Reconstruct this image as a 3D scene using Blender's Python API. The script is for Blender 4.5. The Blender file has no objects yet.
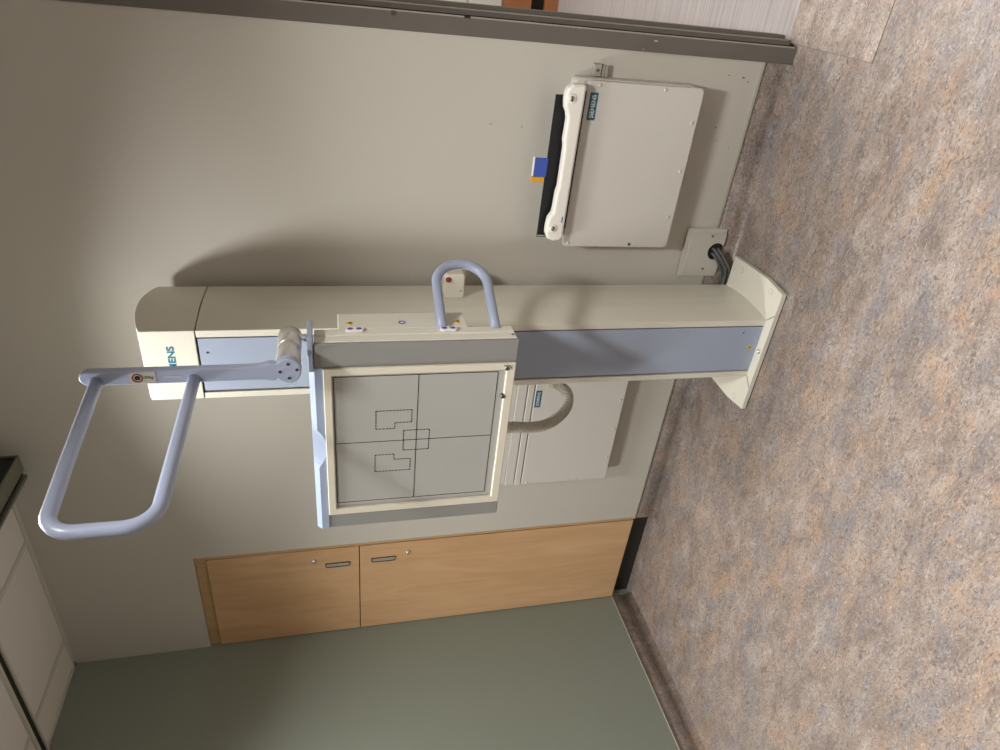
import bpy, math
from math import sin, cos, pi, radians
from mathutils import Vector, Matrix
S = bpy.context.scene
COL = S.collection

# ---------------------------------------------------------------- camera
# right-down-forward axes of an upright photographer; the picture itself is stored turned a quarter turn
yaw, pitch, roll, FPX = -0.581, 0.244, 0.037, 673.3
fw = Vector((sin(yaw)*cos(pitch), cos(yaw)*cos(pitch), -sin(pitch)))
rt = Vector((cos(yaw), -sin(yaw), 0)); dn = fw.cross(rt)
r2 = cos(roll)*rt + sin(roll)*dn; d2 = -sin(roll)*rt + cos(roll)*dn
cam = bpy.data.objects.new('camera', bpy.data.cameras.new('camera'))
COL.objects.link(cam)
M = Matrix(((d2.x, r2.x, -fw.x, 2.837), (d2.y, r2.y, -fw.y, -2.134), (d2.z, r2.z, -fw.z, 1.5), (0, 0, 0, 1)))
cam.matrix_world = M
cam.data.sensor_width = 36; cam.data.lens = FPX*36/1000; cam.data.clip_start = 0.02
S.camera = cam

# ---------------------------------------------------------------- world, lights, exposure
S.view_settings.view_transform = 'Standard'; S.view_settings.look = 'None'
S.view_settings.gamma = 1; S.view_settings.use_curve_mapping = False
S.view_settings.exposure = 0.08
w = bpy.data.worlds.new('world'); S.world = w; w.use_nodes = True
w.node_tree.nodes['Background'].inputs[0].default_value = (1, 0.97, 0.93, 1)
w.node_tree.nodes['Background'].inputs[1].default_value = 0.1
H = 2.645
def area(name, x, y, z, sx, sy, power, colr=(1, 0.98, 0.95), spread=160):
    l = bpy.data.lights.new(name, 'AREA'); l.shape = 'RECTANGLE'; l.size = sx; l.size_y = sy
    l.energy = power; l.color = colr; l.spread = radians(spread)
    o = bpy.data.objects.new(name, l); o.location = (x, y, z); COL.objects.link(o); return o
LIGHTS = [(1.59, -0.80, 13), (2.76, -1.47, 27), (0.45, -1.47, 23), (1.5, -3.2, 17), (2.9, -3.3, 17), (3.9, -1.9, 14)]  # lamps behind the camera are unseen fill, added to soften the room light
for i, (x, y, p) in enumerate(LIGHTS):
    area('downlight_or_fill_lamp', x, y, H-0.012, 0.13, 0.36, p, spread=(128, 114, 115, 80, 80, 100)[i])
area('hall_lamp', 3.0, 1.3, H-0.02, 1.0, 1.6, 50, (1, 0.96, 0.92), 170)

# ---------------------------------------------------------------- helpers
def lin(c):
    return tuple(((v/255)/12.92 if v/255 <= 0.04045 else ((v/255+0.055)/1.055)**2.4) for v in c) + (1,)
def mat(name, rgb, rough=0.5, metal=0.0, spec=0.5, coat=0.0, noise=0.0, nscale=30, bump=0.0, emit=None, raw=False):
    m = bpy.data.materials.new(name); m.use_nodes = True
    nt = m.node_tree; b = nt.nodes['Principled BSDF']
    c = rgb if raw else lin(rgb)
    b.inputs['Base Color'].default_value = c
    b.inputs['Roughness'].default_value = rough; b.inputs['Metallic'].default_value = metal
    b.inputs['Specular IOR Level'].default_value = spec; b.inputs['Coat Weight'].default_value = coat
    tc = nt.nodes.new('ShaderNodeTexCoord'); n = nt.nodes.new('ShaderNodeTexNoise')
    n.inputs['Scale'].default_value = nscale; n.inputs['Detail'].default_value = 4
    nt.links.new(tc.outputs['Object'], n.inputs['Vector'])
    if noise:
        mx = nt.nodes.new('ShaderNodeMix'); mx.data_type = 'RGBA'
        mx.inputs['A'].default_value = tuple(v*(1-noise) for v in c[:3])+(1,)
        mx.inputs['B'].default_value = tuple(min(1, v*(1+noise)) for v in c[:3])+(1,)
        nt.links.new(n.outputs['Fac'], mx.inputs['Factor']); nt.links.new(mx.outputs['Result'], b.inputs['Base Color'])
    if bump:
        bp = nt.nodes.new('ShaderNodeBump'); bp.inputs['Strength'].default_value = bump; bp.inputs['Distance'].default_value = 0.002
        nt.links.new(n.outputs['Fac'], bp.inputs['Height']); nt.links.new(bp.outputs['Normal'], b.inputs['Normal'])
    if emit:
        b.inputs['Emission Color'].default_value = c; b.inputs['Emission Strength'].default_value = emit
    return m

ORG = {}
class MB:
    def __init__(s): s.v = []; s.f = []; s.sm = []
    def add(s, vs, fs, smooth=False):
        o = len(s.v); s.v += [tuple(v) for v in vs]; s.f += [tuple(i+o for i in f) for f in fs]; s.sm += [smooth]*len(fs); return s
    def box(s, x0, x1, y0, y1, z0, z1):
        vs = [(x, y, z) for x in (x0, x1) for y in (y0, y1) for z in (z0, z1)]
        return s.add(vs, [(0, 1, 3, 2), (4, 6, 7, 5), (0, 4, 5, 1), (2, 3, 7, 6), (0, 2, 6, 4), (1, 5, 7, 3)])
    def prism(s, pts, ax, a0, a1, smooth=False):
        # polygon pts in the two other axes (in x,y,z order), extruded along axis ax
        def P(p, a):
            q = list(p); q.insert(ax, a); return tuple(q)
        n = len(pts); vs = [P(p, a0) for p in pts]+[P(p, a1) for p in pts]
        area2 = sum(pts[i][0]*pts[(i+1) % n][1]-pts[(i+1) % n][0]*pts[i][1] for i in range(n))
        flip = (area2 > 0) ^ (ax == 1) ^ (a1 < a0)
        A = tuple(range(n)); B = tuple(range(n, 2*n))
        sides = [(i, (i+1) % n, n+(i+1) % n, n+i) for i in range(n)]
        fs = [A[::-1], B]+sides if flip else [A, B[::-1]]+[q[::-1] for q in sides]
        o = len(s.v); s.v += vs; s.f += [tuple(i+o for i in f) for f in fs]; s.sm += [False, False]+[smooth]*n
        return s
    def ring(s, outer, inner, ax, a0, a1):
        # frame between two polygons of equal count
        def P(p, a):
            q = list(p); q.insert(ax, a); return tuple(q)
        n = len(outer); vs = [P(p, a) for a in (a0, a1) for L in (outer, inner) for p in L]; fs = []
        for i in range(n):
            j = (i+1) % n
            fs += [(i, j, n+j, n+i), (2*n+i, 3*n+i, 3*n+j, 2*n+j), (i, 2*n+i, 2*n+j, j), (n+i, n+j, 3*n+j, 3*n+i)]
        return s.add(vs, fs)
    def cyl(s, c, ax, r, h, n=24, r2=None, smooth=True):
        c = Vector(c); ax = Vector(ax).normalized(); u = ax.orthogonal().normalized(); v = ax.cross(u)
        r2 = r if r2 is None else r2; vs = []
        for k, rr in ((0, r), (1, r2)):
            for i in range(n):
                a = 2*pi*i/n; vs.append(c+ax*h*k+u*rr*cos(a)+v*rr*sin(a))
        o = len(s.v); s.v += [tuple(p) for p in vs]
        s.f += [tuple(o+i for i in range(n))[::-1], tuple(o+n+i for i in range(n))]; s.sm += [False, False]
        for i in range(n):
            j = (i+1) % n; s.f.append((o+i, o+j, o+n+j, o+n+i)); s.sm.append(smooth)
        return s
    def lathe(s, c, ax, prof, n=32):
        c = Vector(c); ax = Vector(ax).normalized(); u = ax.orthogonal().normalized(); v = ax.cross(u); vs = []
        for r, h in prof:
            for i in range(n):
                a = 2*pi*i/n; vs.append(c+ax*h+u*r*cos(a)+v*r*sin(a))
        fs = []
        for k in range(len(prof)-1):
            for i in range(n):
                j = (i+1) % n; fs.append((k*n+i, k*n+j, (k+1)*n+j, (k+1)*n+i))
        fs += [tuple(range(n))[::-1], tuple(range((len(prof)-1)*n, len(prof)*n))]
        return s.add(vs, fs, True)
    def tube(s, path, r, n=16, closed=False, ribs=None):
        sf = ribs is None
        path = [Vector(p) for p in path]; m = len(path); o = len(s.v)
        T = [(path[min(i+1, m-1)]-path[max(i-1, 0)]).normalized() for i in range(m)]
        u = T[0].orthogonal().normalized(); rings = []
        for i in range(m):
            u = (u-T[i]*u.dot(T[i])).normalized(); v = T[i].cross(u)
            rr = r if ribs is None else r*(1+ribs*(0.5 if i % 2 else -0.5))
            s.v += [tuple(path[i]+u*rr*cos(2*pi*k/n)+v*rr*sin(2*pi*k/n)) for k in range(n)]
        for i in range(m-1):
            for k in range(n):
                j = (k+1) % n; s.f.append((o+i*n+k, o+i*n+j, o+(i+1)*n+j, o+(i+1)*n+k)); s.sm.append(sf)
        s.f += [tuple(o+k for k in range(n))[::-1], tuple(o+(m-1)*n+k for k in range(n))]; s.sm += [False, False]
        return s
    def build(s, name, m, parent=None, bevel=0, seg=2, origin=None):
        if parent is not None: org = ORG[parent.name]
        elif origin is not None: org = Vector(origin)
        else:
            xs, ys, zs = zip(*s.v); org = Vector(((min(xs)+max(xs))/2, (min(ys)+max(ys))/2, min(zs)))
        me = bpy.data.meshes.new(name); me.from_pydata([tuple(Vector(p)-org) for p in s.v], [], s.f)
        me.polygons.foreach_set('use_smooth', s.sm)
        me.validate()
        ms = m if isinstance(m, list) else [m]
        for q in ms: me.materials.append(q)
        ob = bpy.data.objects.new(name, me); COL.objects.link(ob)
        if parent is not None: ob.parent = parent
        else: ob.location = org
        ORG[ob.name] = org
        import bmesh as _b
        bm = _b.new(); bm.from_mesh(me); _b.ops.recalc_face_normals(bm, faces=bm.faces); bm.to_mesh(me); bm.free()
        if bevel:
            md = ob.modifiers.new('bevel', 'BEVEL'); md.width = bevel; md.segments = seg; md.limit_method = 'ANGLE'; md.angle_limit = radians(40)
            md.harden_normals = False
        return ob
def thing(name, loc, label, cat, group=None):
    o = bpy.data.objects.new(name, None); COL.objects.link(o); o.location = loc; ORG[o.name] = Vector(loc)
    o.empty_display_size = 0.05
    return tag(o, label, cat, group)
def tag(o, label, cat, group=None):
    o['label'] = label; o['category'] = cat
    if group: o['group'] = group
    return o
def struct(o, label=None):
    o['kind'] = 'structure'
    if label: o['label'] = label
    return o
def rrect(x0, x1, z0, z1, r, n=5):
    pts = []
    for cx, cz, a0 in ((x1-r, z1-r, 0), (x0+r, z1-r, 90), (x0+r, z0+r, 180), (x1-r, z0+r, 270)):
        for k in range(n+1):
            a = radians(a0+90*k/n); pts.append((cx+r*cos(a), cz+r*sin(a)))
    return pts
def circ(cx, cz, r, n=24): return [(cx+r*cos(2*pi*k/n), cz+r*sin(2*pi*k/n)) for k in range(n)]
def smooth_path(pts, k=8):
    pts = [Vector(p) for p in pts]; P = [pts[0]*2-pts[1]]+pts+[pts[-1]*2-pts[-2]]; out = []
    for i in range(1, len(P)-2):
        for j in range(k):
            t = j/k; a, b, c, d = P[i-1:i+3]
            out.append(0.5*((2*b)+(c-a)*t+(2*a-5*b+4*c-d)*t*t+(3*b-a-3*c+d)*t**3))
    out.append(pts[-1]); return out
def text(name, body, x0, x1, z0, z1, y, m, parent, turned=False, bold=0.0):
    """flat lettering; on a wall facing -y, or side='x' on a face looking +x"""
    cu = bpy.data.curves.new(name, 'FONT'); cu.body = body; cu.offset = bold; cu.extrude = 0
    t = bpy.data.objects.new(name+'_tmp', cu); COL.objects.link(t)
    dg = bpy.context.evaluated_depsgraph_get(); me0 = t.evaluated_get(dg).to_mesh()
    vs = [tuple(v.co) for v in me0.vertices]; fs = [tuple(p.vertices) for p in me0.polygons]
    t.evaluated_get(dg).to_mesh_clear(); bpy.data.objects.remove(t); bpy.data.curves.remove(cu)
    xs = [v[0] for v in vs]; ys = [v[1] for v in vs]; a, b, c, d = min(xs), max(xs), min(ys), max(ys)
    mb = MB()
    if turned:   # lettering reads downward: x0,x1 are heights (bottom, top of the line), z0,z1 the sideways extent
        mb.add([(z0+(v[1]-c)/(d-c)*(z1-z0), y, x1-(v[0]-a)/(b-a)*(x1-x0)) for v in vs], fs)
    else:
        mb.add([(x0+(v[0]-a)/(b-a)*(x1-x0), y, z0+(v[1]-c)/(d-c)*(z1-z0)) for v in vs], fs)
    return mb.build(name, m, parent)

# ---------------------------------------------------------------- materials
WALL = mat('wall_paint', (197, 194, 185), 0.55, noise=0.015, nscale=4, bump=0.05, spec=0.3)
GREEN = mat('green_grey_paint', (140, 147, 136), 0.5, noise=0.02, nscale=3, spec=0.3)
CEIL = mat('ceiling_tile', (226, 222, 216), 0.8, noise=0.04, nscale=150, bump=0.1)
TBAR = mat('ceiling_grid_metal', (205, 202, 192), 0.5)
SLOT = mat('ceiling_slot_black', (22, 24, 20), 0.6)
FRAME = mat('door_frame_brown_grey', (106, 101, 94), 0.42, noise=0.08, nscale=12)
CREAM = mat('cream_enamel', (222, 219, 206), 0.38, noise=0.01, nscale=8, spec=0.4)
BOXM = mat('box_enamel', (206, 203, 197), 0.45, noise=0.01, nscale=8, spec=0.4)
BLUEP = mat('blue_grey_panel', (162, 173, 194), 0.42, noise=0.03, nscale=6)
BLUEH = mat('light_blue_coating', (162, 172, 196), 0.33, spec=0.5)
LIP = mat('blue_lip', (158, 173, 200), 0.42)
RAIL = mat('grey_plastic', (142, 142, 139), 0.5)
FRM = mat('cream_plastic_frame', (222, 217, 200), 0.45)
PANEL = mat('detector_panel_grey', (178, 178, 174), 0.16, spec=0.5)
BLACK = mat('black_rubber', (16, 16, 18), 0.5)
SHEET = mat('black_sheet', (24, 24, 28), 0.45)
LINE = mat('marking_black', (40, 38, 36), 0.6)
STEEL = mat('brushed_steel', (222, 220, 216), 0.27, metal=0.7, noise=0.06, nscale=40)
SCREW = mat('screw_metal', (120, 118, 112), 0.35, metal=0.9)
DARK = mat('dark_gap', (28, 27, 26), 0.7)
TEAL = mat('teal_label', (22, 98, 118), 0.4)
TEALTXT = mat('teal_letters', (20, 118, 140), 0.5)
WHITE = mat('white_plastic', (238, 236, 228), 0.32, coat=0.2)
WHITETXT = mat('white_letters', (225, 230, 230), 0.5)
RED = mat('red_plastic', (140, 40, 52), 0.4)
YEL = mat('warning_yellow', (235, 185, 40), 0.5)
BLUES = mat('blue_symbol', (80, 90, 190), 0.5)
TAGB = mat('tag_blue', (62, 88, 175), 0.6, noise=0.05, nscale=80)
TAGY = mat('tag_yellow', (225, 160, 20), 0.6)
STICK = mat('sticker_grey', (185, 182, 172), 0.5)
HOSE = mat('grey_corrugated_hose', (178, 174, 162), 0.55)
CABLE = mat('cable_grey', (92, 92, 92), 0.45)
RAILM = mat('ceiling_rail_metal', (120, 118, 104), 0.45, metal=0.3)
TOE = mat('toe_kick_black', (44, 42, 41), 0.5, noise=0.1)
GREYCLIP = mat('grey_clip', (168, 164, 154), 0.45)
CAPL = mat('cove_cap_strip', (150, 146, 134), 0.4)

def wood(name, c1, c2):
    m = bpy.data.materials.new(name); m.use_nodes = True; nt = m.node_tree; b = nt.nodes['Principled BSDF']
    tc = nt.nodes.new('ShaderNodeTexCoord'); mp = nt.nodes.new('ShaderNodeMapping'); mp.inputs['Scale'].default_value = (5, 5, 0.7)
    n = nt.nodes.new('ShaderNodeTexNoise'); n.inputs['Scale'].default_value = 2.2; n.inputs['Detail'].default_value = 8; n.inputs['Roughness'].default_value = 0.6; n.inputs['Distortion'].default_value = 1.2
    mp2 = nt.nodes.new('ShaderNodeMapping'); mp2.inputs['Scale'].default_value = (160, 160, 4)
    n2 = nt.nodes.new('ShaderNodeTexNoise'); n2.inputs['Scale'].default_value = 1; n2.inputs['Detail'].default_value = 3
    r = nt.nodes.new('ShaderNodeValToRGB'); r.color_ramp.elements[0].position = 0.3; r.color_ramp.elements[1].position = 0.72
    r.color_ramp.elements[0].color = lin(c1); r.color_ramp.elements[1].color = lin(c2)
    mx = nt.nodes.new('ShaderNodeMath'); mx.operation = 'MULTIPLY_ADD'; mx.inputs[1].default_value = 0.22; 
    L = nt.links.new
    L(tc.outputs['Object'], mp.inputs[0]); L(mp.outputs[0], n.inputs['Vector']); L(tc.outputs['Object'], mp2.inputs[0]); L(mp2.outputs[0], n2.inputs['Vector'])
    sb = nt.nodes.new('ShaderNodeMath'); sb.operation = 'SUBTRACT'; sb.inputs[1].default_value = 0.5; L(n2.outputs['Fac'], sb.inputs[0])
    L(sb.outputs[0], mx.inputs[0]); L(n.outputs['Fac'], mx.inputs[2]); L(mx.outputs[0], r.inputs[0]); L(r.outputs[0], b.inputs['Base Color'])
    b.inputs['Roughness'].default_value = 0.4; b.inputs['Specular IOR Level'].default_value = 0.4
    return m
MAPLE = wood('maple_veneer', (196, 156, 114), (216, 180, 140))
MAPLE2 = wood('maple_shaded', (180, 146, 106), (200, 166, 124))  # darker maple: recess shade of the top rail put into the colour
DWOOD = wood('brown_wood', (150, 96, 60), (176, 118, 76))

def marmo(name, tint=1.0, sat=1.0, amount=1.0):
    m = bpy.data.materials.new(name); m.use_nodes = True; nt = m.node_tree; b = nt.nodes['Principled BSDF']; L = nt.links.new
    tc = nt.nodes.new('ShaderNodeTexCoord')
    def noise(scale, sx, sy, det=6, rough=0.6, dist=0.0, off=0.0):
        mp = nt.nodes.new('ShaderNodeMapping'); mp.inputs['Scale'].default_value = (sx, sy, 1.5); mp.inputs['Location'].default_value = (off, off*1.3, off)
        n = nt.nodes.new('ShaderNodeTexNoise'); n.inputs['Scale'].default_value = scale; n.inputs['Detail'].default_value = det
        n.inputs['Roughness'].default_value = rough; n.inputs['Distortion'].default_value = dist
        L(tc.outputs['Object'], mp.inputs[0]); L(mp.outputs[0], n.inputs['Vector']); return n.outputs['Fac']
    def T(c): return tuple(v*tint for v in lin(c)[:3])+(1,)
    def ramp(fac, stops):
        r = nt.nodes.new('ShaderNodeValToRGB'); e = r.color_ramp.elements
        e[0].position, e[0].color = stops[0]; e[1].position, e[1].color = stops[-1]
        for p, c in stops[1:-1]:
            q = e.new(p); q.color = c
        L(fac, r.inputs[0]); return r.outputs[0]
    def mix(fac, a, c):
        x = nt.nodes.new('ShaderNodeMix'); x.data_type = 'RGBA'; L(fac, x.inputs['Factor'])
        for s, v in (('A', a), ('B', c)):
            if isinstance(v, tuple): x.inputs[s].default_value = v
            else: L(v, x.inputs[s])
        return x.outputs['Result']
    W = lambda v: (v, v, v, 1)
    base = ramp(noise(6, 1, 2.0, 12, 0.76, 0.4), [(0.36, T((122, 109, 102))), (0.46, T((148, 134, 125))), (0.54, T((163, 149, 140))), (0.66, T((188, 178, 170)))])
    org = ramp(noise(6.5, 1, 2.0, 12, 0.78, 0.3, 7.3), [(0.50, W(0)), (0.62, W(0.78*amount))])
    c = mix(org, base, T((184, 153, 126)))
    blu = ramp(noise(6, 1, 2.0, 12, 0.76, 0.3, 3.1), [(0.51, W(0)), (0.62, W(0.78*amount))])
    c = mix(blu, c, T((134, 133, 140)))
    wht = ramp(noise(42, 1, 1.8, 6, 0.78, 2.0, 9.9), [(0.53, W(0)), (0.63, W(0.62))])
    c = mix(wht, c, T((208, 201, 194)))
    drk = ramp(noise(36, 1, 1.8, 7, 0.78, 2.4, 5.5), [(0.51, W(0)), (0.60, W(0.85))])
    c = mix(drk, c, T((92, 84, 81)))
    vein = ramp(noise(9, 1, 2.4, 12, 0.72, 1.2, 2.2), [(0.60, W(0)), (0.70, W(0.75))])
    c = mix(vein, c, T((84, 78, 78)))
    fine = ramp(noise(150, 1, 1.3, 2, 0.6, 0.5, 1.7), [(0.40, W(0.0)), (0.62, W(0.28))])
    c = mix(fine, c, T((118, 104, 96)))
    L(c, b.inputs['Base Color'])
    b.inputs['Roughness'].default_value = 0.38; b.inputs['Specular IOR Level'].default_value = 0.45
    return m
MARMO = marmo('marbled_linoleum', 0.85)
MARMO2 = marmo('marbled_linoleum_patch', 0.95, amount=0.4)
def lvt():
    m = bpy.data.materials.new('striped_grey_vinyl'); m.use_nodes = True; nt = m.node_tree; b = nt.nodes['Principled BSDF']; L = nt.links.new
    tc = nt.nodes.new('ShaderNodeTexCoord'); mp = nt.nodes.new('ShaderNodeMapping'); mp.inputs['Scale'].default_value = (2.5, 120, 1)
    n = nt.nodes.new('ShaderNodeTexNoise'); n.inputs['Scale'].default_value = 1; n.inputs['Detail'].default_value = 4
    r = nt.nodes.new('ShaderNodeValToRGB'); r.color_ramp.elements[0].position = 0.3; r.color_ramp.elements[1].position = 0.7
    r.color_ramp.elements[0].color = lin((150, 143, 143)); r.color_ramp.elements[1].color = lin((180, 174, 173))
    L(tc.outputs['Object'], mp.inputs[0]); L(mp.outputs[0], n.inputs['Vector']); L(n.outputs['Fac'], r.inputs[0]); L(r.outputs[0], b.inputs['Base Color'])
    b.inputs['Roughness'].default_value = 0.4
    return m
LVT = lvt()

WORN = mat('worn_paint', (160, 154, 144), 0.5)
SCUFF = mat('scuff', (128, 118, 104), 0.6)
# ---------------------------------------------------------------- room shell
RX, RY = 4.7, -4.6          # room extents
DX0, DX1, DZ = 2.6645, 3.72, 2.13   # doorway in the back wall
CX, CZ = 0.581, 2.088       # cabinet alcove
struct(MB().box(-0.1, RX, RY, 0.0, -0.1, 0).box(-0.1, CX, 0.0, 0.55, -0.1, 0).box(CX, RX, 0, 0.05, -0.1, 0).build('floor', MARMO, origin=(0, 0, 0)))
struct(MB().box(1.2, RX, 0.05, 3.0, -0.1, 0).build('floor', LVT), 'striped grey vinyl plank floor beyond the doorway')
struct(MB().box(2.672, 3.62, -0.361, 0.05, 0, 0.0012).build('floor', MARMO2), 'paler square floor patch in front of the doorway')
struct(MB().box(-0.1, RX, RY, 0, H, H+0.1).build('ceiling', CEIL))
_p = S.objects['floor.002']
for a in ((2.6712, 2.673, -.3625, .05), (2.6712, 3.62, -.3625, -.3607)):
    MB().box(a[0], a[1], a[2], a[3], 0.0002, 0.0016).build('patch_seam', FRAME, _p)
struct(MB().box(1.2, RX, 0.14, 3.0, H, H+0.1).build('ceiling', CEIL), 'ceiling beyond the doorway')
wb = MB().box(-0.1, CX, 0, 0.14, CZ, H).box(CX, DX0, 0, 0.14, 0, H).box(DX0, DX1, 0, 0.14, DZ, H).box(DX1, RX, 0, 0.14, 0, H).build('wall_back', WALL)
struct(wb)
for x, z, r in ((2.562, 0.161, .006), (2.551, 0.142, .004), (2.566, 0.215, .004), (2.402, 0.214, .004), (2.339, 0.145, .003), (2.374, 0.992, .004), (2.370, 0.891, .0035), (2.36, .2, .003), (1.311, .267, .004)):
    MB().prism([(x+r*.45*cos(a)*(1+.5*sin(3*a)), z+r*sin(a)) for a in [k*pi/5 for k in range(10)]], 1, -0.0006, 0.001).build('scuff_mark', SCUFF, wb)
struct(MB().box(-0.12, 0, RY, 0.0, 0, H).box(-0.12, 0, 0, .6, 0, H).build('wall_left', GREEN))
struct(MB().box(RX, RX+0.1, RY, 3.0, 0, H).build('wall_right', WALL))
struct(MB().box(-0.1, RX, RY-0.1, RY, 0, H).build('wall_front', WALL))
struct(MB().box(1.2, RX, 3.0, 3.1, 0, H).box(1.1, 1.2, 0.14, 3.1, 0, H).build('wall_hall', WALL))
# coved skirting: flooring turned up the wall
def cove_prof(t=0.006, r=0.032, h=0.1):
    p = [(0, -0.002), (0, h), (-t, h), (-t, r)]
    for k in range(1, 9):
        a = pi*k/16; p.append((-t-r+r*cos(a), r-r*sin(a)-0.0004*k/8))
    p.append((-t-r, -0.002)); return p
cp = cove_prof()
def cove(name, segs, cap=True):
    mb = MB(); mc = MB()
    for (kind, a, b) in segs:
        if kind == 'x': mb.prism(cp, 0, a, b, smooth=True)
        else:
            mb.prism([(-y, z) for y, z in cp], 1, a, b, smooth=True); mc.box(0, 0.009, a, b, 0.1, 0.104)
    if name == 'baseboard_back': mc.box(CX, 1.860, -0.009, 0, 0.1, 0.104).box(2.052, 2.613, -0.009, 0, 0.1, 0.104)
    o = struct(mb.build(name, MARMO, origin=(0, 0, 0))); mc.build('cap_strip', CAPL, o); return o
cove('baseboard_back', [('x', CX, 2.613)])
cove('baseboard_left', [('y', RY, 0)])
# ceiling grid: thin tee bars every 0.6 m one way and 1.2 m the other; black track slot running parallel to the back wall
tb = MB()
for k in range(8): tb.box(0.185+0.585*k-0.011, 0.185+0.585*k+0.011, RY, 0, H-0.004, H+0.001)
for y in (-1.62-0.19, -3.03, -4.23): tb.box(0, RX, y-0.011, y+0.011, H-0.0035, H+0.001)
tb.box(0, RX, -0.02, 0, H-0.006, H+0.001).box(0, 0.02, RY, 0, H-0.006, H+0.001)
struct(tb.build('trim_1', TBAR), 'white ceiling grid bars')
sl = struct(MB().box(0, RX, -0.425, -0.393, H-0.006, H+0.001).build('trim_2', SLOT), 'black slot running across the ceiling tiles')
MB().box(0, RX, -0.437, -0.425, H-0.012, H+0.001).box(0, RX, -0.393, -0.381, H-0.012, H+0.001).build('slot_edge', TBAR, sl)
# pressed metal door frame, left jamb and head and right jamb
def jamb(mb, s, xf):
    f = lambda a: xf+s*a
    for pts in ([(f(-.051), -.006), (f(0), -.006), (f(0), .036), (f(.016), .040), (f(.016), .078), (f(.026), .080), (f(.026), .12), (f(.004), .125), (f(.004), .155), (f(-.051), .155), (f(-.051), .1405), (f(-.0005), .1405), (f(-.0005), -.0005), (f(-.051), -.0005)],):
        mb.prism(pts, 2, 0, DZ)
fr = MB(); jamb(fr, 1, DX0); jamb(fr, -1, DX1)
fr.box(DX0-.051, DX1+.051, -.006, -.0005, DZ-.0, DZ+.051).box(DX0, DX1, -.0005, .14, DZ-.02, DZ-.0005)
frm = struct(fr.build('door_1', FRAME, bevel=0.0015), 'dark brown-grey metal door frame')
for z, x, w_ in ((0.498, 2.646, .006), (0.534, 2.620, .003), (1.09, 2.6630, .009), (.75, 2.6620, .004)):
    MB().box(x-w_/3, x+w_/3, -.0068, -.0059, z-w_, z+w_).build('paint_chip', STICK if z < 1 else BLACK, frm)
for a in ((2.6610, 2.6652, -.0067, -.0040), (2.6775, 2.6812, .0380, .0410)):
    MB().box(*a, .01, 1.95).build('worn_edge', WORN, frm)
MB().cyl((2.656, -.0059, 1.30), (0, -1, 0), .006, .003, 16).build('screw', SCREW, frm)

# ---------------------------------------------------------------- built-in maple cabinet in the corner
cb = thing('cabinet', (0.29, 0.02, 0), 'tall light maple built-in cabinet with two stacked locking doors in the room corner', 'cabinet')
MB().box(0.003, 0.578, 0.035, 0.5, 0.1, CZ-.002).build('body', MAPLE2, cb)
MB().box(0.0005, 0.579, 0.012, 0.035, 2.043, CZ-.001).box(0.5680, 0.5805, -0.001, 0.035, 0.1, 2.086).build('face_frame', MAPLE2, cb, bevel=.001)
MB().box(0.001, 0.578, 0.04, 0.5, 0.001, 0.1).box(0.574, 0.580, 0.0, 0.05, 0.001, 0.1).build('toe_kick', TOE, cb)
MB().box(0.004, 0.5685, 0.022, 0.034, 0.1, 2.043).build('door_gap', DARK, cb)
for z0, z1, up in ((1.4135, 2.040, 1), (0.102, 1.4095, 0)):
    d = MB().box(0.006, 0.5615, 0.000, 0.022, z0, z1).build('door', MAPLE, cb, bevel=.001)
    hz0, hz1 = (1.452, 1.560) if up else (1.252, 1.360); hx0, hx1 = (.449, .474) if up else (.455, .480)
    # D-shaped pull: straight top corner, rounded lower corners, brushed plate inside a raised rim
    def dshape(e):
        a0, a1, b0, b1, rr_ = hx0+e, hx1-e, hz0+e, hz1-e, .012-e
        q = [(a1, b0), (a1, b1), (a0+rr_*.5, b1), (a0, b1-rr_*.5)]
        return q+[(a0+rr_-rr_*cos(t), b0+rr_-rr_*sin(t)) for t in (0, pi/8, pi/4, 3*pi/8, pi/2)]
    MB().ring(dshape(0), dshape(.0026), 1, -.005, .0).build('handle', SCREW, d)
    MB().prism(dshape(.0026), 1, -.0015, .0).build('handle_plate', GREYCLIP, d)
    lz = 1.607 if up else 1.198
    MB().lathe((0.497, 0.000, lz), (0, -1, 0), [(.011, 0), (.011, .003), (.008, .005), (.008, .009), (.0001, .0095)], 20).build('lock', STEEL, d)

# ---------------------------------------------------------------- x-ray wall stand
st = thing('xray_wall_stand', (1.724, -0.2, 0), 'tall cream floor-standing x-ray column with blue front, square detector unit and patient handles', 'x-ray stand')
CL, CR, CF, CB = 1.608, 1.840, -0.330, -0.040
def colprof(z):  # plan of the column with slightly bowed flanks
    out = [(CL, CF), (CR, CF)]
    for t in (0.15, .35, .55, .75, .9): out.append((CR+.012*sin(pi*min(1, t*1.0)), CF+(CB-CF)*t))
    out += [(CR, CB), (CL, CB)]
    for t in (.9, .75, .55, .35, .15): out.append((CL-.012*sin(pi*t), CF+(CB-CF)*t))
    return out
# body shell has an open channel at the front
px0, px1 = 1.634, 1.812
out = [p for p in colprof(0)]
chan = [(CL, CF), (px0-.006, CF), (px0-.006, CF+.02), (px1+.006, CF+.02), (px1+.006, CF), (CR, CF)]+out[2:]
MB().prism(chan, 2, 0.003, 1.872).build('column', CREAM, st, bevel=0.0015)
pn = MB().box(px0, px1, CF+.003, CF+.02, 0.024, 1.870).build('front_panel', BLUEP, st)
MB().box(px0-.006, px0, CF+.012, CF+.02, .024, 1.871).box(px1, px1+.006, CF+.012, CF+.02, .024, 1.871).build('slot', BLACK, st)
MB().prism([(1.730-.010, .046), (1.730+.010, .046), (1.730, .062)], 1, CF+.0022, CF+.003).build('warning_sticker', YEL, pn)
MB().prism([(1.730-.003, .048), (1.730+.003, .048), (1.730, .058)], 1, CF+.0018, CF+.0022).build('sticker_symbol', BLACK, pn)
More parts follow.
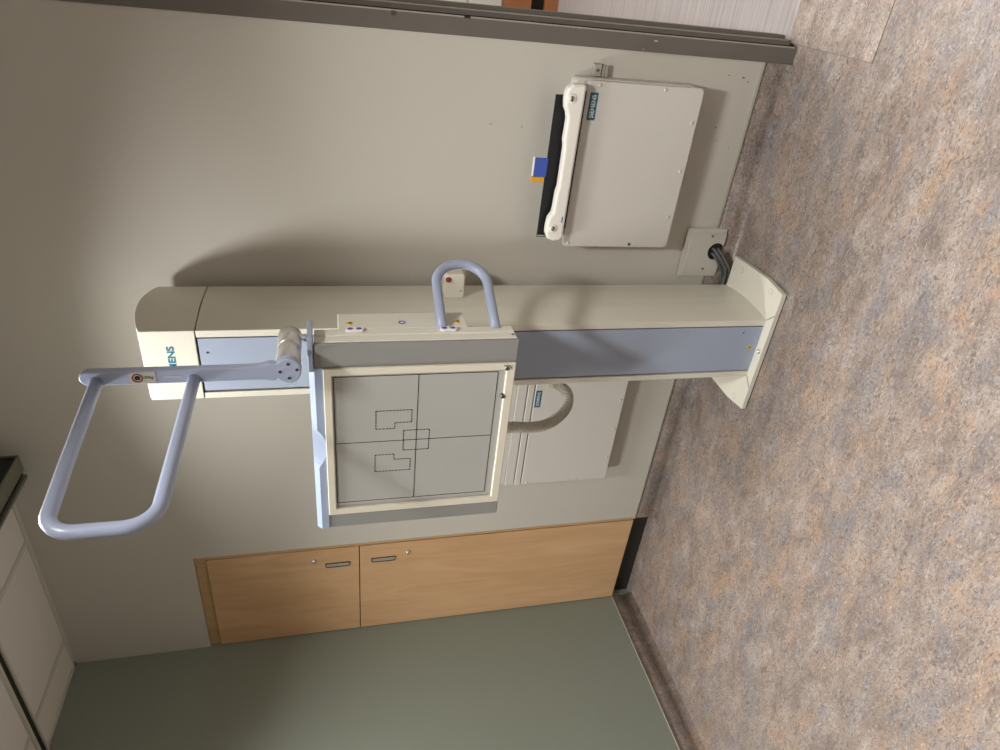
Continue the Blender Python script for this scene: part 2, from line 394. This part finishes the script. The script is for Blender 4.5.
MB().cyl((1.766, CF+.003, 1.848), (0, -1, 0), .0035, .001, 12).build('screw', SCREW, pn)
MB().cyl((1.79, CF+.003, .095), (0, -1, 0), .003, .001, 12).build('screw', SCREW, pn)
# cap: bowed top when seen from the side
bm_ = MB(); pl = colprof(0); n = len(pl)
NY = 14
def ztop(y):
    t = (y-CF)/(CB-CF); return 2.019+0.028*max(0, sin(pi*t))**.75
ys = [CF+(CB-CF)*k/NY for k in range(NY+1)]
def hw(y):
    t = (y-CF)/(CB-CF); return (CR-CL)/2+.012*sin(pi*t)
cxm = (CL+CR)/2; V = []; F = []
for y in ys:
    h_ = hw(y); V += [(cxm-h_, y, 1.8755), (cxm+h_, y, 1.8755), (cxm+h_, y, ztop(y)), (cxm-h_, y, ztop(y))]
for k in range(NY):
    a, b = 4*k, 4*k+4
    for i in range(4): j = (i+1) % 4; F.append((a+i, a+j, b+j, b+i))
F += [(0, 1, 2, 3), (4*NY+3, 4*NY+2, 4*NY+1, 4*NY)]
cap = MB().add(V, F).build('column_cap', CREAM, st, bevel=.002)
MB().box(CL+.003, CR-.003, CF+.003, CB-.003, 1.872, 1.8755).build('seam', DARK, st)
text('lettering', 'SIEMENS', 1.670, 1.791, 1.9355, 1.956, CF-.0008, TEALTXT, cap, bold=.03)
# base plate (three cover pieces round the foot)
bl, br, bf, bb = 1.476, 1.958, -0.362, -0.045
bp = [(bl, bb), (bl-.007, -.26), (bl+.006, bf), (br-.004, bf), (br+.009, -.26), (br+.001, bb)]
MB().prism([(x*1.0, y) for x, y in bp], 2, 0.004, 0.022).build('base_plate', CREAM, st, bevel=.0015)
ins = [(cxm+(x-cxm)*.985, -.2035+(y+.2035)*.985) for x, y in bp]
MB().prism(ins, 2, 0.0, 0.004).build('base_gap', BLACK, st)
def strip2(mb, a, b, wd, z0, z1):
    a = Vector(a); b = Vector(b); t = (b-a).normalized(); nrm = Vector((-t.y, t.x))*wd/2
    mb.prism([tuple(a-nrm), tuple(b-nrm), tuple(b+nrm), tuple(a+nrm)], 2, z0, z1)
for a_, b_ in (((CR, CF), (1.872, bf)), ((CL, CF), (1.576, bf))):
    sm_ = MB(); strip2(sm_, a_, b_, .0022, .0221, .0226); sm_.build('cover_seam', LINE, st)
for x, y in ((1.929, -.11), (1.936, -.301), (1.497, -.297), (1.51, -.11)):
    b_ = MB().cyl((x, y, .022), (0, 0, 1), .009, .0008, 20).build('bolt_cap', CREAM, st)
    MB().ring(circ(x, y, .010), circ(x, y, .0088), 2, .0222, .0226).build('cap_ring', CAPL, b_)
MB().lathe((1.722, -.346, .022), (0, 0, 1), [(.009, 0), (.009, .002), (.005, .004), (.0045, .002), (.0001, .002)], 20).build('bolt', STEEL, st)

# carriage between column and detector
MB().box(1.62, 1.835, -.5, -.331, 1.14, 1.49).build('carriage', CREAM, st, bevel=.004)
MB().box(1.40, 1.977, -.583, -.5, 1.143, 1.481).build('carriage_plate', CREAM, st, bevel=.002)
# detector housing
DX, DR = 1.357, 1.978
dt = MB().box(DX, DR, -.6165, -.583, 1.022, 1.541).build('detector_housing', CREAM, st, bevel=.003)
MB().box(DX+.003, DR-.003, -.619, -.6165, 1.025, 1.538).build('housing_seam', LINE, dt)
MB().box(DX, DR, -.650, -.619, 1.022, 1.541).build('front_shell', CREAM, dt, bevel=.003)
for a, b in ((DX, 1.4225), (1.910, DR)):
    MB().box(a, b, -.662, -.650, 1.019, 1.5435).build('side_rail', RAIL, dt, bevel=.003)
# blue lip with thumb notch, chamfered top edge
N = 60; V = []; F = []
for k in range(N+1):
    x = DX+(1.911-DX)*k/N
    t = (x-1.655)/.062; nt_ = 0.022*max(0, (1-t*t))**.8 if abs(t) < 1 else 0
    zt = 1.5435-nt_
    V += [(x, -.664, 1.5235), (x, -.664, zt), (x, -.652, 1.557), (x, -.60, 1.559), (x, -.60, 1.5425), (x, -.6505, 1.5425), (x, -.6505, 1.5235)]
for k in range(N):
    a, b = 7*k, 7*k+7
    for i in range(7): j = (i+1) % 7; F.append((a+i, a+j, b+j, b+i))
F += [tuple(range(7))[::-1], tuple(range(7*N, 7*N+7))]
MB().add(V, F).build('top_lip', LIP, dt)
# cream cover frame and grey panel with alignment lines
co = [(1.4115, 1.0215), (1.9095, 1.0215), (1.9095, 1.523), (1.4115, 1.523)]
ci = [(1.434, 1.046), (1.889, 1.046), (1.889, 1.502), (1.434, 1.502)]
cm_ = [(1.4375, 1.0495), (1.8855, 1.0495), (1.8855, 1.4985), (1.4375, 1.4985)]
fm = MB().ring(co, ci, 1, -.668, -.650).build('cover_frame', FRM, dt, bevel=.002)
pl_ = MB().box(1.433, 1.890, -.661, -.650, 1.045, 1.503).build('detector_panel', PANEL, dt)
ml = MB(); YL0, YL1 = -.6614, -.6609
def seg(a, b, wd=.0020, dash=0):
    a = Vector(a); b = Vector(b); L_ = (b-a).length; t = (b-a)/L_; n_ = Vector((-t.y, t.x))*wd/2
    parts = [(0, L_)] if not dash else [(k*dash, min(L_, k*dash+dash*.72)) for k in range(int(L_/dash+.99))]
    for p, q in parts:
        A = a+t*p; B = a+t*q
        ml.prism([tuple(A-n_), tuple(B-n_), tuple(B+n_), tuple(A+n_)], 1, YL0, YL1)
def poly(pts, **k):
    for i in range(len(pts)): seg(pts[i], pts[(i+1) % len(pts)], **k)
poly([(1.452, 1.067), (1.881, 1.067), (1.881, 1.498), (1.452, 1.498)])
seg((1.6665, 1.067), (1.6665, 1.498)); seg((1.452, 1.2805), (1.881, 1.2805))
poly([(1.769, 1.391), (1.769, 1.295), (1.728, 1.295), (1.728, 1.340), (1.709, 1.340), (1.709, 1.391)], dash=.009, wd=.0024)
poly([(1.619, 1.393), (1.619, 1.341), (1.600, 1.341), (1.600, 1.295), (1.559, 1.295), (1.559, 1.393)], dash=.009, wd=.0024)
poly([(1.700, 1.316), (1.700, 1.245), (1.631, 1.245), (1.631, 1.316)], dash=.009, wd=.0024)
ml.build('alignment_markings', LINE, dt)
for x, z in ((1.894, 1.045), (1.803, 1.047)):
    MB().lathe((x, -.661, z), (0, -1, 0), [(.0075, 0), (.0075, .006), (.005, .009), (.003, .009), (.0001, .0095)], 20).build('latch_knob', SCREW, dt)
MB().tube(smooth_path([(1.894, -.669, 1.033), (1.903, -.669, 1.040), (1.903, -.669, 1.055)], 4), .0012, 6).build('latch_wire', SCREW, dt)
# side oval buttons and stickers
for ya, za in ((-.596, 1.4405), (-.601, 1.1990)):
    prof = [(ya+.010*cos(a), za+(.0135 if cos(a-pi/2) > 0 else -.0135)+.010*sin(a)) for a in [2*pi*k/20 for k in range(20)]]
    bt = MB().prism(prof, 0, DR, DR+.007).build('side_button', WHITE, dt, bevel=.002)
    for dz in (.011, -.011):
        MB().prism([(ya+.0055*cos(a), za+dz+.007*sin(a)) for a in [2*pi*k/14 for k in range(14)]], 0, DR+.007, DR+.0076).build('button_symbol', BLUES, dt)
for k, z in enumerate((1.452, 1.316, 1.168)):
    x = 1.9775; y = -.553
    if k == 1:
        MB().ring([(y+.009*cos(a), z+.009*sin(a)) for a in [2*pi*j/18 for j in range(18)]], [(y+.006*cos(a), z+.006*sin(a)) for a in [2*pi*j/18 for j in range(18)]], 0, x-.0003, x+.0006).build('round_symbol', BLUES, dt)
    else:
        MB().prism([(y-.011, z-.007), (y+.011, z-.007), (y, z+.011)], 0, x-.0003, x+.0005).build('warning_sticker', YEL, dt)
        MB().prism([(y-.005, z-.005), (y+.005, z-.005), (y, z+.006)], 0, x+.0005, x+.0008).build('sticker_symbol', BLACK, dt)
MB().cyl((DR, -.632, 1.030), (1, 0, 0), .004, .001, 12).build('side_screw', SCREW, dt)
# side grab handle, a U bending back toward the wall
e1 = Vector((.067, .135, 0)).normalized(); z1_, z0_ = 1.2125, 1.0675; a0 = Vector((1.972, -.594, 0)); rr = (z1_-z0_)/2; Ls = .155
pth = [a0+e1*t+Vector((0, 0, z1_)) for t in (0, .05, .1, Ls)]
for k in range(1, 16):
    a = pi*k/16; pth.append(a0+e1*(Ls+rr*sin(a))+Vector((0, 0, (z1_+z0_)/2+rr*cos(a))))
pth += [a0+e1*t+Vector((0, 0, z0_)) for t in (Ls, .1, .05, 0)]
MB().tube(pth, .0135, 18).build('grab_handle', BLUEH, st)
# overhead patient handle: bracket, shaft, steel hinge, flat arm, loop tube
MB().box(1.902, 2.000, -.667, -.575, 1.5445, 1.557).build('handle_bracket', BLUEH, st, bevel=.002)
MB().cyl((1.975, -.62, 1.557), (0, 0, 1), .0095, .03, 20).build('handle_shaft', STEEL, st)
HX, HZ = 1.9655, 1.599
hg = MB().lathe((HX, -.588, HZ), (0, -1, 0), [(.026, 0), (.0285, .003), (.0285, .069), (.0275, .071)], 40).build('hinge', STEEL, st)
MB().cyl((HX, -.659, HZ), (0, -1, 0), .0262, .0035, 32).build('hinge_ring', BLACK, st)
MB().lathe((HX, -.6625, HZ), (0, -1, 0), [(.0275, 0), (.0285, .002), (.0285, .070), (.027, .074)], 40).build('hinge', STEEL, st)
# flat arm outline in x-z
ap = []
for k in range(25):   # round hub end
    a = radians(125+ (415-125)*k/24); ap.append((HX-.002+.034*cos(a), HZ+.030*sin(a)))
ap += [(1.985, 1.640), (1.979, 1.66), (1.977, 1.69), (1.977, 2.015)]
for k in range(1, 8):
    a = pi*k/8; ap.append((1.9593+.0177*cos(a), 2.015+.0185*sin(a)))
ap += [(1.9415, 2.015), (1.9415, 1.69), (1.9415, 1.655), (1.937, 1.635)]
arm = MB().prism(ap, 1, -.755, -.736).build('handle_arm', BLUEH, st, bevel=.003)
for x, z in ((1.983, 1.598), (1.963, 1.617), (1.945, 1.597), (1.967, 1.579)):
    MB().cyl((x, -.755, z), (0, -1, 0), .0036, .0012, 12).build('screw', SCREW, arm)
LX = 1.951
zt, zb, ye, rc, ze = 2.000, 1.802, -1.212, .052, 1.976
pth = [(LX, -.752, zt), (LX, -.90, zt+(ze-zt)*.33), (LX, -1.05, zt+(ze-zt)*.68)]
for k in range(0, 9):
    a = pi/2*k/8; pth.append((LX, ye+rc-rc*sin(a), ze-rc+rc*cos(a)))
for k in range(0, 9):
    a = pi/2*k/8; pth.append((LX, ye+rc-rc*cos(a), zb+rc-rc*sin(a)))
pth += [(LX, -1.0, zb), (LX, -.85, zb), (LX, -.752, zb)]
MB().tube(pth, .0132, 20).build('handle_loop', BLUEH, st)
stc = MB().box(1.945, 1.974, -.7558, -.7549, 1.880, 1.932).build('sticker', STICK, arm)
MB().ring(circ(1.959, 1.917, .0115), circ(1.959, 1.917, .0085), 1, -.7563, -.7558).build('prohibition_ring', mat('dark_red', (120, 40, 35), .5), arm)
MB().prism([(1.954, 1.912), (1.962, 1.911), (1.966, 1.917), (1.962, 1.923), (1.954, 1.922)], 1, -.7562, -.7558).build('person_symbol', BLACK, arm)
text('lettering', '30kg', 1.885, 1.903, 1.955, 1.964, -.7561, LINE, arm, bold=.015, turned=True)
MB().box(1.957, 1.962, -.7556, -.7549, 1.826, 1.864).build('embossed_strip', STICK, arm)
# corrugated hose looping beside the column
hp = smooth_path([(1.50, -.45, 1.04), (1.486, -0.4, 0.934),(1.465, -0.38, 0.849),(1.45, -0.35, 0.781),(1.448, -0.31, 0.724),(1.465, -0.27, 0.68),(1.494, -0.23, 0.668),(1.511, -0.2, 0.692),(1.516, -0.18, 0.721)], 14)
MB().tube(hp, .0185, 14, ribs=.22).build('corrugated_hose', HOSE, st)
# emergency stop box on the column flank
es = MB().prism(rrect(1.848, 1.935, 1.068, 1.135, .012), 1, -.155, -.085).build('stop_box', CREAM, st, bevel=.004)
MB().lathe((1.915, -.1545, 1.123), (.45, -.9, 0.1), [(.008, -.003), (.008, .001), (.0095, .002), (.0095, .004), (.005, .006), (.0001, .0065)], 24).build('red_knob', RED, es)
MB().cyl((1.875, -.155, 1.080), (0, -1, 0), .0025, .001, 10).build('screw', SCREW, es)

# ---------------------------------------------------------------- boxes on the wall
def wall_box(x0, x1, z0, z1, yf, yw, label, screws, lab):
    t = thing('wall_box', ((x0+x1)/2, yw, z0), label, 'equipment box')
    MB().prism(rrect(x0+.012, x1+.002, z0+.012, z1+.028, .02), 1, yw, yf+.028).build('back_tray', BOXM, t, bevel=.002)
    MB().prism(rrect(x0+.006, x1-.004, z0+.006, z1-.004, .018), 1, yf+.016, yf+.030).build('side_gap', DARK, t)
    MB().prism(rrect(x0, x1, z0, z1, .016), 1, yf, yf+.016).build('cover', BOXM, t, bevel=.0035, seg=3)
    for x, z in screws:
        MB().lathe((x, yf, z), (0, -1, 0), [(.0055, 0), (.0055, .001), (.004, .0028), (.0001, .003)], 16).build('screw', SCREW if (x*1000) % 2 > 1 else BOXM, t)
    a, b, c, d = lab
    lb = MB().box(a, b, yf-.0008, yf, c, d).build('name_label', TEAL, t)
    text('lettering', 'SIEMENS', a+.007, b-.007, c+.006, d-.006, yf-.0012, WHITETXT, lb, bold=.008)
    return t
rb = wall_box(2.003, 2.532, .333, .7245, -.08, -.002, 'cream equipment box on the wall nearest the door frame, holding the white portable detector',
         ((2.521, .684), (2.520, .468), (2.427, .352), (2.272, .352), (2.115, .356), (2.014, .479), (2.016, .705)), (2.4185, 2.499, .685, .711))
lbx = wall_box(.902, 1.432, .338, .7285, -.055, -.002, 'cream equipment box on the wall between the wooden cabinet and the column',
         ((1.327, .3555), (1.175, .3545), (1.023, .356), (.913, .479), (.912, .704)), (1.3115, 1.3915, .7, .7245))
MB().box(.90, 1.432, -.055, -.020, .733, .757).box(.90, 1.432, -.050, -.018, .762, .80).build('upper_ledge', BOXM, lbx, bevel=.002)
MB().box(.906, 1.428, -.046, -.018, .728, .762).build('ledge_gap', CAPL, lbx)
MB().box(.90, 1.432, -.045, -.018, .80, 1.0).build('upper_cover', BOXM, lbx, bevel=.003)

# portable detector slotted in the right box: white scalloped grip
pdv = thing('portable_detector', (2.28, -.09, .7255), 'white scalloped detector grip with two thumb screws standing in the cream wall box', 'detector')
top = [(2.524, .738), (2.523, .780), (2.512, .793), (2.500, .798), (2.480, .799), (2.456, .796), (2.440, .787), (2.425, .783), (2.39, .783), (2.363, .784), (2.340, .7795), (2.303, .779), (2.252, .779), (2.215, .779), (2.197, .783), (2.155, .784), (2.130, .786), (2.112, .797), (2.085, .800), (2.060, .799), (2.042, .790), (2.034, .772), (2.037, .748), (2.045, .7385), (2.515, .7375)]
MB().prism(top, 1, -.114, -.080).build('grip', WHITE, pdv, bevel=.010, seg=4)
for x in (2.483, 2.080):
    MB().lathe((x, -.110, .778), (0, -1, .0), [(.014, 0), (.014, .005), (.011, .006), (.0001, .0045)], 20).build('recess_ring', WHITE, pdv)
    sc_ = MB().lathe((x, -.113, .779), (0, -1, 0.0), [(.0085, 0), (.0085, .004), (.006, .006), (.0001, .005)], 16).build('thumb_screw', STEEL, pdv)
    MB().box(x-.007, x+.007, -.1195, -.1182, .777, .781).build('screw_slot', BLACK, pdv)
MB().box(2.10, 2.12, -.1146, -.1139, .750, .7535).build('blue_mark', BLUES, pdv)
MB().box(2.07, 2.50, -.084, -.0665, .7525, .7538).box(2.07, 2.50, -.0835, -.076, .7250, .7525).build('foot', BLACK, pdv)
sh = MB().box(2.031, 2.484, -.0655, -.0605, .7535, .8145).build('black_sheet', SHEET, bevel=.0008)
tag(sh, 'thin black plate standing upright behind the white detector grip', 'plate')
MB().box(2.034, 2.038, -.0662, -.0655, .756, .813).build('white_edge', STICK, sh)
tg = thing('tag', (2.26, -.0665, .81), 'small blue and yellow folded tag on the top edge of the black plate', 'tag')
MB().box(2.234, 2.295, -.0700, -.0668, .812, .855).build('blue_face', TAGB, tg, bevel=.0012)
MB().box(2.235, 2.296, -.0668, -.0580, .8155, .8585).build('white_back', WHITE, tg, bevel=.001)
MB().box(2.2175, 2.2335, -.0700, -.0600, .817, .860).build('yellow_side', TAGY, tg, bevel=.001)

# small grey clip on the wall beside that box
cl = thing('cable_clip', (2.553, -.01, .64), 'small grey plastic clip on the wall between the cream box and the door frame', 'clip')
MB().box(2.536, 2.570, -.022, -.0008, .664, .690).build('clip_body', GREYCLIP, cl, bevel=.003)
MB().box(2.536, 2.569, -.018, -.0008, .652, .662).box(2.536, 2.568, -.018, -.0008, .642, .650).build('clip_rib', GREYCLIP, cl, bevel=.001)
MB().cyl((2.553, -.022, .677), (0, -1, 0), .005, .001, 14).build('screw', SCREW, cl)

# cable cover plate with hole at the foot of the wall, and the cables
cc = thing('cable_cover', (1.957, -.005, .06), 'cream access plate with round cable hole low on the wall by the column', 'cover plate')
def plate_with_hole(x0, x1, z0, z1, y0, y1, hx, hz, r, name):
    mb = MB(); pts = []
    n = 28
    a0 = math.asin((hz-z0)/r) if hz-z0 < r else pi/2
    arc = [(hx+r*cos(a), hz+r*sin(a)) for a in [(-a0)+(pi+2*a0)*k/n for k in range(n+1)]]
    outl = [(x1, z0), (x1, z1), (x0, z1), (x0, z0)]
    # quads strip: split polygon around arc into fan pieces
    poly_ = [(x0, z0)]+[(p[0], p[1]) for p in arc[::-1]]+[(x1, z0), (x1, z1), (x0, z1)]
    mb.prism(poly_, 1, y0, y1)
    return mb.build(name, WALL, cc, bevel=.0008)
plate_with_hole(1.862, 2.050, .062, .222, -.0105, -.0062, 1.963, .088, .033, 'outer_plate')
plate_with_hole(1.880, 2.034, .062, .203, -.0145, -.0105, 1.963, .088, .033, 'inner_plate')
for x, z in ((2.023, .119), (1.893, .123)):
    MB().cyl((x, -.0145, z), (0, -1, 0), .005, .001, 12).build('screw', SCREW, cc)
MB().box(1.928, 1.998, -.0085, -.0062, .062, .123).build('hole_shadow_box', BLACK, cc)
for i1, i2 in ((-1, -1), (-1, 1), (1, -1), (1, 1)):
    # strands keep their place in the bundle: (sideways, up) at the hole becomes (outward, up) along the floor
    f = lambda x, y, z, bl_: (x+.0085*i1*(1-bl_)+.006*i1*bl_, y-.0085*i1*bl_, z+.0085*i2)
    p = smooth_path([f(1.961, -.003, .090, 0), f(1.962, -.018, .089, 0), f(1.950, -.032, .080, .4), f(1.926, -.036, .060, .8), f(1.902, -.032, .040, 1), f(1.872, -.024, .024, 1), f(1.80, -.022, .018, 1)], 8)
    c_ = MB().tube(p, .0062, 12).build('cable', CABLE)
    tag(c_, 'grey cable curving from the wall plate hole behind the column foot', 'cable', 'grey cables behind the column foot')

# ---------------------------------------------------------------- ceiling: hanging rail end and troffers
rl = thing('ceiling_rail', (1.165, -1.0, 2.55), 'dark hollow metal rail hanging just below the ceiling', 'ceiling rail')
RY0, RY1 = -2.9, -.050
MB().box(1.150, 1.214, RY0, RY1, 2.549, 2.555).build('bottom_plate', RAILM, rl)
MB().box(1.116, 1.128, RY0, RY1, 2.545, 2.562).build('flange', RAILM, rl)
MB().box(1.1285, 1.149, RY0, RY1-.002, 2.556, 2.60).build('slot', BLACK, rl)
MB().box(1.124, 1.206, RY0, RY1-.004, 2.5555, 2.622).build('web', BLACK, rl)
MB().box(1.120, 1.214, RY0, RY1, 2.623, 2.630).build('top_plate', RAILM, rl)
MB().box(1.120, 1.214, RY1-.003, RY1, 2.5555, 2.6225).build('end_plate', RAILM, rl)
for y in (-.42, -1.8): MB().box(1.145, 1.185, y-.02, y+.02, 2.630, H-.001).build('hanger', RAILM, rl)
LAMP = mat('lamp_diffuser', (255, 246, 232), .6, emit=4)
for i, (x, y, p) in enumerate(LIGHTS):
    t = thing('ceiling_or_fill_light', (x, y, H-.012), 'recessed rectangular ceiling light outside the picture, added as fill where behind the camera', 'ceiling light', 'recessed ceiling lights')
    o_ = [(x-.085, y-.20), (x+.085, y-.20), (x+.085, y+.20), (x-.085, y+.20)]; i_ = [(x-.07, y-.185), (x+.07, y-.185), (x+.07, y+.185), (x-.07, y+.185)]
    MB().ring(o_, i_, 2, H-.010, H-.001).build('light_frame', TBAR, t)
    MB().box(x-.0695, x+.0695, y-.1845, y+.1845, H-.006, H-.002).build('diffuser', LAMP, t)

# ---------------------------------------------------------------- furniture glimpsed beyond the doorway
hc = thing('storage_unit', (2.2, 2.75, 0), 'pale storage unit with brown wooden base glimpsed beyond the door frame', 'storage unit')
MB().box(1.7, 2.60, 2.62, 2.98, .36, 1.9).build('body', WHITE, hc)
MB().box(1.7, 2.60, 2.60, 2.62, .375, .585).box(1.7, 2.60, 2.60, 2.62, .60, .80).box(1.7, 2.60, 2.60, 2.62, .815, 1.3).build('drawer_front', BOXM, hc, bevel=.003)
MB().box(1.7, 2.60, 2.60, 2.98, .18, .36).build('wooden_drawer', DWOOD, hc)
MB().box(1.7, 2.60, 2.66, 2.98, .08, .18).build('dark_recess', DARK, hc)
MB().box(1.7, 2.60, 2.60, 2.98, .001, .08).build('wooden_plinth', DWOOD, hc)
